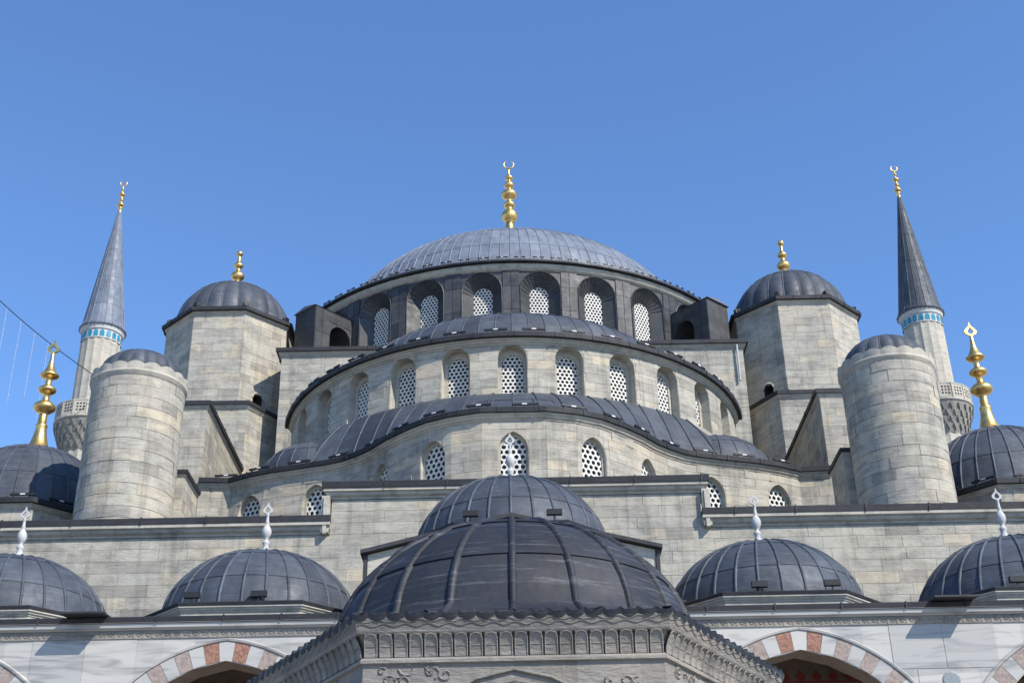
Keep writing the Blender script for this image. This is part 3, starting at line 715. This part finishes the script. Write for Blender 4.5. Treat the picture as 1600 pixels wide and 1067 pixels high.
for s in (-1, 1):
    cx, cy = s*14.3, 60.57; side = 'left' if s < 0 else 'right'
    t = thing('weight_tower', 'octagonal limestone tower with fluted lead dome and gilded finial, %s of main dome' % side, 'tower', (cx, cy, 20), 'octagonal corner towers')
    P = Path(octagon(cx, cy, 3.02), True)
    # small arched doorway in the face towards the centre
    si = P.S[3]+ (P.S[4]-P.S[3])*.43 if s < 0 else P.S[1]+(P.S[2]-P.S[1])*.57
    op = [dict(s=si, a=.27, z0=28.75, zs=29.45, ai=.22, zsi=29.43, zi0=28.8, d=.3)]
    wm = wall_mesh(P, 20, 33.9, op).ob('wall', MORTAR, t)
    front = Path(P.p[0:6]); op2 = [dict(op[0])]
    ashlar(front, 28.9, 33.75, wm, op2, ch=.40, ln=(.5, 1.25), limit=300)
    p, tt, ang = opening_frame(P, op[0]); nx, ny = -tt[1], tt[0]
    A = [(*P.at(op[0]['s']+u)[0], z) for u, z in outline(op[0])]
    dr = MB().grid([A, [(x+nx*.5, y+ny*.5, z) for x, y, z in A]], True); dr.add([(x+nx*.5, y+ny*.5, z) for x, y, z in A], [tuple(range(len(A)))]); dr.ob('doorway', DARK, t)
    h_ = MB().tube([(x-nx*.03+(tt[0]*.05 if i > len(A)/2 else -tt[0]*.05), y-ny*.03, z+.04) for i, (x, y, z) in enumerate(A[1:-1])], .05, 5); h_.ob('door_surround', TRIM, t)
    coping(P, 33.9, t, .24, .2, .16, .1, name='eave', seams=1.3)
    MB().flat([(x, y) for x, y in octagon(cx, cy, 3.1)], 33.95, 34.08).ob('skirt', LEAD_D, t)
    dome(t, (cx, cy), [(2.86, 34.05)]+ell(2.84, 34.2, 2.75, 12, .05), 22, [0, 7, 13], .04, LEAD, flute=.035)
    gold_finial(t, (cx, cy), 36.88, 2.45)
    # base: wider polygon below the tower
    bp = [(-11.0, 61.5), (-11.35, 59.1), (-12.5, 57.15), (-17.2, 57.15), (-18.2, 59.5)]
    bp = list(reversed(bp)) if s < 0 else mirror(list(reversed(bp)))
    B = Path(bp)
    bm = wall_mesh(B, 18, 28.55).ob('base', MORTAR, t)
    ashlar(Path(bp[1:4] if s < 0 else bp[1:4]), 21.5, 28.4, bm, ch=.41, ln=(.5, 1.3), limit=220)
    coping(B, 28.6, t, .2, .2, .2, .14, seams=1.5)
    MB().flat([(x, y) for x, y in bp], 28.5, 28.74).ob('base_roof', LEAD_D, t)
    for a in (-67, -22.5, 22.5, 67):
        tag(ob('round_floodlight', LAMPM, None, (cx+3.12*sin(radians(a)), cy-3.12*cos(radians(a)), 34.12), radians(a)), 'round black floodlight on the eave of the %s octagonal tower' % side, 'floodlight', 'round floodlights of the %s tower' % side)
    # pier stepping down in front of the tower
    pr_ = thing('stepped_pier', 'tall limestone pier block with sloping-looking lead coping in front of the %s octagonal tower' % side, 'pier', (s*14.2, 50, 16.6), 'stepped piers')
    q = [(-16.2, 50.02), (-12.58, 50.02), (-12.58, 57.1)]; q = q if s < 0 else mirror(q)
    Q_ = Path(q); w_ = wall_mesh(Q_, 16, 25.2).ob('wall', MORTAR, pr_)
    ashlar(Q_, 17.2, 25.05, w_, ch=.42, ln=(.5, 1.3), limit=220)
    coping(Q_, 25.25, pr_, .16, .2, .2, .1, seams=1.9)
    MB().box(*sorted((s*16.2, s*12.6)), 50.05, 57.1, 25.1, 25.36).ob('roof', LEAD_D, pr_)
    lp = thing('low_pier', 'low limestone pier with lead coping squeezed beside the %s round turret' % side, 'pier', (s*13.5, 45, 16.6), 'low piers beside the turrets')
    zt = 20.15 if s < 0 else 20.5
    q = [(-15.4, 45.0), (-11.9, 45.0), (-11.9, 47.1)]; q = q if s < 0 else mirror(q)
    Q_ = Path(q); w_ = wall_mesh(Q_, 16, zt).ob('wall', MORTAR, lp); ashlar(Q_, 16.8, zt-.1, w_, ch=.43, ln=(.6, 1.2))
    coping(Q_, zt+.02, lp, .12, .16, .14, .07, seams=0)
    MB().box(*sorted((s*15.4, s*11.93)), 45.03, 47.1, zt-.1, zt+.14).ob('roof', LEAD_D, lp)
    q = [(-11.95, 47.1), (-11.95, 49.9)]; q = q if s < 0 else mirror(q); Q_ = Path(q)
    slit = [dict(s=Q_.L*.42, a=.22, z0=17.3, zs=18.2, pt=1.6)]
    w2 = wall_mesh(Q_, 16, 18.9, slit).ob('rear_wall', MORTAR, lp); ashlar(Q_, 16.8, 18.9, w2, slit, ch=.43, ln=(.6, 1.1))
    A = [(*Q_.at(slit[0]['s']+u)[0], z) for u, z in outline(slit[0])]; A2 = [(x-s*.25*-1, y, z) for x, y, z in A]
    MB().grid([A, A2], True).add(A2, [tuple(range(len(A2)))]).ob('slit_window', DARK, lp)
    MB().box(*sorted((s*15.4, s*11.97)), 47.12, 50, 18.85, 18.95).ob('rear_roof', LEAD_D, lp)

# ================================================================== ROUND TURRETS
for s in (-1, 1):
    cx, cy = s*13.62, 44.0; side = 'left' if s < 0 else 'right'
    t = thing('round_turret', 'round limestone turret with scalloped cornice and small fluted lead cap on the %s' % side, 'turret', (cx, cy, 16.6), 'round turrets')
    P = Path(arc((cx, cy), 1.63, -180, 180, 48), True)
    P = Path(arc((cx, cy), 1.63, -180, 180, 48))
    wm = wall_mesh(P, 15.8, 23.1).ob('wall', MORTAR, t)
    ashlar(P, 16.4, 22.95, wm, ch=.40, ln=(.5, 1.1), limit=300, arc_r=(cx, cy, 1.63))
    b = MB(); sweep(b, P, [(-.02, 22.9), (.04, 22.93), (.05, 23.02), (.09, 23.06), (.11, 23.14), (-.02, 23.15)]); b.ob('cornice', TRIM, t, True)
    # scalloped band
    N = 18; rows = []
    for z, r, wv in ((23.13, 1.69, 0), (23.28, 1.70, 0), (23.36, 1.71, 1), (23.38, 1.64, 1), (23.40, 1.3, .5)):
        rows.append([(cx+(r+.025*abs(sin(N*a/2)))*sin(a), cy-(r+.025*abs(sin(N*a/2)))*cos(a), z+wv*.085*abs(sin(N*a/2))) for a in [2*pi*i/216 for i in range(216)]])
    MB().grid(rows, True).ob('scalloped_band', TRIM, t)
    dome(t, (cx, cy), [(1.62, 23.40), (1.50, 23.46)]+ell(1.42, 23.48, 1.06, 9, .04), N, [0, 11], .03, LEAD, flute=.05)

# ================================================================== CORNER DOMES WITH TALL GILDED FINIALS
for s in (-1, 1):
    cx, cy = s*18.7, 48.5; side = 'left' if s < 0 else 'right'
    t = thing('corner_dome', 'grey lead corner dome with tall gilded finial at the far %s' % side, 'dome', (cx, cy, 16.6), 'corner domes of the hall')
    P = Path(octagon(cx, cy, 3.35), True); wm = wall_mesh(P, 16, 19.15).ob('drum', MORTAR, t)
    ashlar(Path(P.p[0:6]), 16.8, 19.0, wm, ch=.43, ln=(.6, 1.3), limit=200)
    coping(P, 19.2, t, .26, .2, .2, .14, name='eave', seams=1.4)
    MB().flat(octagon(cx, cy, 3.4), 19.2, 19.4).ob('skirt', LEAD_D, t)
    dome(t, (cx, cy), [(3.32, 19.35)]+ell(3.26, 19.42, 3.28, 12, .05), 32, [0, 4, 8, 13], .04, LEAD)
    am = MB().add([(cx-.5, cy-3.37, 17.2), (cx+.5, cy-3.37, 17.2), (cx+.5, cy-3.37, 18.0), (cx-.5, cy-3.37, 18.0)], [(0, 1, 2, 3)]).ob('window', DARK, t)
    arch_ring(am, cx, cy-3.36, 17.46, .15, .8, 1.2, 5, lambda i: TRIM if i % 2 == 0 else REDST, .05, .03)
    z = 22.55; p = [(.78, 0), (.60, .10), (.36, .42), (.25, .85), (.21, 1.15), (.23, 1.2), (.23, 1.26), (.17, 1.3), (.16, 1.72)]+bulb(1.76, .44, .56, 10, .15)+[(.13, 2.4)]+bulb(2.62, .36, .38, 10, .13)+[(.12, 3.05), (.12, 3.25)]+bulb(3.3, .38, .34, 8, .12)[:5]+[(.27, 3.58), (.16, 3.8), (.11, 4.0), (.12, 4.05), (.09, 4.1), (.07, 4.45)]
    f = MB().lathe([(r*1.0, z+q) for r, q in p], 20, (cx, cy)).ob('finial', GOLD, t, True)
    ob('crest', leaf_plate(GOLD, 1.25), f, (cx, cy, z+4.4))

# ================================================================== MINARETS
for s in (-1, 1):
    cx, cy = s*32.9, 95.0; side = 'left' if s < 0 else 'right'
    t = thing('minaret', 'slender fluted stone minaret with pointed lead cone and balcony on the far %s' % side, 'minaret', (cx, cy, 0), 'minarets')
    def flut(r, z, n=16, d=.04): return [(cx+(r-d*abs(sin(n*a/2))*r)*sin(a), cy-(r-d*abs(sin(n*a/2))*r)*cos(a), z) for a in [2*pi*i/96 for i in range(96)]]
    MB().grid([flut(2.1, 0), flut(1.95, 20), flut(1.82, 42.4)], True).ob('lower_shaft', TRIM, t)
    MB().grid([flut(1.60, 45.0), flut(1.56, 52.0)], True).ob('shaft', TRIM, t)
    # muqarnas corbels: tiers of little niches, each block its own object
    mu = MB().lathe([(1.82, 42.3), (1.9, 42.5), (2.1, 43.2), (2.35, 43.9), (2.55, 44.55), (2.6, 44.7), (1.6, 44.75)], 32, (cx, cy)).ob('corbel', GREYSTONE, t)
    cb = MB().add([(-.2, -.16, .5), (.2, -.16, .5), (.2, .2, .5), (-.2, .2, .5), (0, -.02, 0), (0, .2, 0)], [(0, 3, 2, 1)[::-1], (0, 4, 1)[::-1], (0, 3, 5, 4)[::-1], (1, 4, 5, 2)[::-1], (3, 2, 5)[::-1]]).mesh('niche_block', GREYSTONE)
    for j, (r, z) in enumerate(((1.98, 42.45), (2.13, 42.95), (2.30, 43.45), (2.48, 43.95))):
        for i in range(24):
            a = 2*pi*(i+.5*(j % 2))/24; ob('niche_block', cb, mu, (cx+r*sin(a), cy-r*cos(a), z), a)
    # balcony
    bc = MB().lathe([(2.55, 44.65), (2.68, 44.72), (2.68, 44.86), (2.58, 44.9), (2.5, 44.9), (1.6, 44.92)], 32, (cx, cy)).ob('balcony', TRIM, t)
    pan = MB().box(-.40, .40, -.04, .04, 0, 1.15)
    pan.box(-.46, -.38, -.07, .07, 0, 1.2); pan.box(-.42, .42, -.065, .065, 1.12, 1.22)
    PAN = pan.mesh('parapet_panel', TRIM); hol = MB()
    for ix in range(3):
        for iz in range(3): hol.box(-.26+ix*.2, -.14+ix*.2, -.043, -.0405, .25+iz*.26, .39+iz*.26)
    HOL = hol.mesh('panel_holes', DARK)
    for i in range(16):
        a = 2*pi*i/16; q = ob('parapet_panel', PAN, bc, (cx+2.55*sin(a), cy-2.55*cos(a), 44.9), a, (1.24, 1, 1))
        ob('panel_hole', HOL, bc, (cx+2.55*sin(a), cy-2.55*cos(a), 44.9), a, (1.24, 1, 1))
    # tile band below the cone
    MB().lathe([(1.58, 52.0), (1.58, 52.75), (1.66, 52.8), (1.7, 53.05), (1.82, 53.2), (1.4, 53.22)], 32, (cx, cy)).ob('tile_band', WHITE, t)
    tl = MB().add([(-.17, 0, 0), (.17, 0, 0), (.17, 0, .42), (.1, 0, .54), (0, 0, .58), (-.1, 0, .54), (-.17, 0, .42)], [(0, 1, 2, 3, 4, 5, 6)]).mesh('tile', TILE)
    for i in range(20):
        a = 2*pi*i/20; ob('tile', tl, t, (cx+1.592*sin(a), cy-1.592*cos(a), 52.12), a)
    # cone of lead sheets
    pr_ = [(1.80, 53.15), (1.86, 53.22), (1.70, 53.5)]+[(1.62-1.5*i/8, 53.8+11.0*i/8) for i in range(9)]
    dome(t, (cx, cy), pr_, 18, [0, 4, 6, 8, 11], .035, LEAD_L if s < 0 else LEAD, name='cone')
    z = 64.7; p = [(.16, 0), (.13, .35), (.2, .4), (.12, .5)]+bulb(.55, .32, .34, 8, .11)+[(.10, .98)]+bulb(1.1, .22, .22, 8, .09)+[(.08, 1.5)]+bulb(1.6, .29, .34, 8, .07)+[(.06, 2.05)]+bulb(2.2, .15, .18, 8, .05)+[(.04, 2.5), (.03, 2.7)]
    f = MB().lathe([(r, z+q) for r, q in p], 14, (cx, cy)).ob('finial', GOLD, t, True)
    ob('crescent', crescent(GOLD, .27, .06), f, (cx, cy, z+2.95))

# ================================================================== ABLUTION FOUNTAIN
FC = (-.04, 15.2)
ft = thing('fountain', 'hexagonal carved stone fountain with big dark lead dome in the foreground', 'fountain', (FC[0], FC[1], 0))
hexp = lambda R: [(FC[0]+R*sin(radians(a)), FC[1]-R*cos(radians(a))) for a in (-150, -90, -30, 30, 90, 150)]
def hexr(a, ap):
    a = (a+pi/6) % (pi/3)-pi/6; return ap/cos(a)
HB = Path(hexp(2.87), True)
fops = []
for i in range(6): fops.append(dict(s=HB.S[i]+1.435, a=1.2, z0=.9, zs=3.27, pt=1.12))
fw = wall_mesh(HB, 0, 4.93, fops).ob('wall', FSTONE, ft)
for i, o in enumerate(fops):
    p, tt, ang = opening_frame(HB, o); nx, ny = -tt[1], tt[0]
    A = [(*HB.at(o['s']+u)[0], z) for u, z in outline(o)]
    rv = MB().grid([A, [(x+nx*.10, y+ny*.10, z) for x, y, z in A]], True); rv.add([(x+nx*.10, y+ny*.10, z) for x, y, z in A], [tuple(range(len(A)))]); tym = rv.ob('tympanum', GREYSTONE, ft)
    for k, (gr, pr2) in enumerate(((1.0, .014), (1.06, .010), (1.14, .016))):
        L_ = [(p[0]+tt[0]*u*gr-nx*.02, p[1]+tt[1]*u*gr-ny*.02, o['zs']+(z-o['zs'])*gr if z > o['zs'] else z) for u, z in outline(o)]
        MB().tube(L_, pr2, 6).ob('arch_moulding', FSTONE, tym, True)
    # carved scrollwork in the spandrels
    cv = MB(); rr = random.Random(i)
    for sg in (-1, 1):
        for j in range(26):
            u = sg*rr.uniform(.25, 1.3); z = rr.uniform(4.2, 4.83)
            if z < archz(dict(o, a=1.38), u)+.16: continue
            R0 = rr.uniform(.04, .09); a0 = rr.uniform(0, 6)
            pts = [(u+R0*(1-q/14)*cos(a0+q*.55), z+R0*(1-q/14)*sin(a0+q*.55)) for q in range(11)]
            cv.tube([(p[0]+tt[0]*x-nx*.004, p[1]+tt[1]*x-ny*.004, zz) for x, zz in pts], .012, 4)
    if cv.v: cv.ob('carving', FSTONE, fw)['kind'] = 'stuff'
b = MB(); sweep(b, HB, [(0, 4.86), (.035, 4.87), (.035, 4.90), (.015, 4.92), (0, 4.93)]); b.ob('ledge', FSTONE, ft)
# cove of little arched panels
cvp = lambda t: .012+.08*(1-cos(t*pi/2))
pm = MB(); hw_ = .058
rows = [[(x, -cvp(t), .215*t) for x in (-hw_, hw_)] for t in (0, .2, .4, .6, .8, 1)]; pm.grid(rows)
for x in (-hw_, hw_): pm.tube([(x, -cvp(t)-.002, .215*t) for t in (0, .25, .5, .72)], .007, 4)
pm.tube([(hw_*cos(a), -cvp(.72+.22*sin(a))-.004, .215*(.72+.22*sin(a))) for a in [pi*i/8 for i in range(9)]], .007, 4)
pm.tube([(-hw_, -cvp(.45)-.002, .097), (hw_, -cvp(.45)-.002, .097)], .004, 4)
PM = pm.mesh('niche_panel', FSTONE)
cove = MB(); sweep(cove, HB, [(cvp(t)-.05, 4.93+.215*t) for t in (0, .2, .4, .6, .8, 1)]); co = cove.ob('cove', FSTONE, ft)
for i in range(6):
    for k in range(20):
        q = HB.S[i]+2.87*(k+.5)/20; p, tt = HB.at(q); ob('niche_panel', PM, co, (p[0], p[1], 4.93), atan2(tt[1], tt[0]))
# fascia with carved wave band
b = MB(); sweep(b, HB, [(.05, 5.135), (.09, 5.14), (.10, 5.155), (.105, 5.17)]); b.ob('soffit_line', FSTONE, ft)
FA = Path(hexp(2.87+.105*1.1547), True)
b = MB(); sweep(b, FA, [(-.2, 5.165), (.0, 5.168), (.035, 5.29), (-.2, 5.30)]); fa = b.ob('fascia', FSTONE, ft)
wv = MB(); Ls = FA.L/6
pts = []
for j in range(2):
    for i in range(6):
        pts = []
        for q in range(0, 121):
            u = Ls*q/120; ph = j*2.1; p, tt = FA.at(min(FA.S[i]+u+1e-6, FA.S[i+1]-1e-6)); zz = 5.21+.04*j+.014*sin(u*30+ph)
            o_ = .004+.035*(zz-5.168)/.122
            pts.append((p[0]+tt[1]*o_, p[1]-tt[0]*o_, zz))
        wv.tube(pts, .005, 4)
wv.ob('carving', FSTONE, fa)['kind'] = 'stuff'
# scalloped lead edge
EA = Path(hexp(3.03), True); rows = [[], [], [], []]
n_ = 720
for i in range(n_+1):
    q = EA.L*i/n_; p, tt = EA.at(min(q, EA.L-1e-6)); wv_ = abs(sin(q*pi/.172))
    for r, (o_, z) in zip(rows, ((-.14, 5.285), (.0, 5.245+.042*(1-wv_)), (.015, 5.30+.05*(1-wv_)), (-.12, 5.36))): r.append((p[0]+tt[1]*o_, p[1]-tt[0]*o_, z))
MB().grid(rows).ob('scalloped_edge', LEAD_D, ft)
fpr = [(2.6, 5.31), (2.42, 5.36), (2.22, 5.44)]+ell(2.06, 5.44, 1.60, 12, .04, .10)
def frf(r, z, a):
    k = min(1, max(0, (r-2.06)/(2.6-2.06))); return r*(1-k)+k*hexr(a, r)
dome(ft, FC, fpr, 20, [0, 6, 10, 15], .042, LEAD_D, rfun=frf)
MB().lathe([(.14, 7.0), (.10, 7.06), (.05, 7.1), (.05, 7.14), (.001, 7.15)], 12, FC).ob('cap', LEAD_D, ft)

# ================================================================== LIGHT BARS ALONG THE EAVES
lb = MB().box(-.46, .46, -.04, .04, .05, .12).box(-.36, -.32, -.03, .03, -.08, .06).box(.32, .36, -.03, .03, -.08, .06)
LB = lb.mesh('light_bar', BLACK); LBL = MB().box(-.09, .09, -.046, -.04, .06, .11).mesh('lens', LAMP)
def bars(path, z, out, gap, label, group, skip=None, sc=1.0):
    q = gap*.6
    while q < path.L-.5:
        p = path.at(q)[0]; t = path.tan(q, .4)
        if not skip or not skip(p):
            o = tag(ob('light_bar', LB, None, (p[0]+t[1]*out, p[1]-t[0]*out, z), atan2(t[1], t[0]), (sc, sc, sc)), label, 'light', group); ob('lens', LBL, o)
        q += gap*random.uniform(.93, 1.07)
bars(Path(arc(MC, 13.08, -62, 62, 40)), 36.05, 0, .92, 'black light bar along the eave of the main dome', 'light bars on the main dome eave', sc=.62)
bars(Path(arc(SC, 10.35, -77, 77, 40)), 26.72, 0, 1.55, 'black light bar along the coping of the semi-dome', 'light bars on the semi-dome coping')
bars(Path(ep.offset(.12)), 22.06, 0, 1.75, 'black light bar along the coping of the wavy lower wall', 'light bars on the lower wall coping')
for s in (-1, 1):
    bars(Path(octagon(s*18.7, 48.5, 3.45)[1:6]), 19.46, 0, 1.5, 'black light bar along the eave of the %s corner dome' % ('left' if s < 0 else 'right'), 'light bars of the %s corner dome' % ('left' if s < 0 else 'right'))

# ================================================================== CABLE WITH HANGING STRING LIGHTS (left)
cb = thing('string_lights', 'dark cable at the left edge with thin strands of tiny hanging lights', 'string lights', (-33, 90, 50))
A_, B_ = Vector((-30.9, 92.6, 47.2)), Vector((-37.5, 66, 48.5))
pts = [A_.lerp(B_, i/16)-Vector((0, 0, 1.1*sin(pi*i/16))) for i in range(17)]
MB().tube([tuple(p) for p in pts], .032, 5).ob('cable', BLACK, cb)
st = MB(); bu = MB(); rr = random.Random(3)
for i in range(5, 16):
    p = pts[i]; L_ = rr.uniform(5, 9)
    st.tube([tuple(p), tuple(p-Vector((0, 0, L_)))], .008, 3)
    z = .4
    while z < L_:
        x, y, zz = p.x+rr.uniform(-.04, .04), p.y, p.z-z; e_ = .035
        bu.add([(x-e_, y, zz), (x+e_, y, zz), (x, y-e_, zz), (x, y+e_, zz), (x, y, zz-e_*1.5), (x, y, zz+e_*1.5)], [(0, 2, 5), (2, 1, 5), (1, 3, 5), (3, 0, 5), (2, 0, 4), (1, 2, 4), (3, 1, 4), (0, 3, 4)]); z += rr.uniform(.35, .6)
st.ob('strand', PIPE, cb); bo_ = bu.ob('bulbs', WHITE, cb); bo_['kind'] = 'stuff'
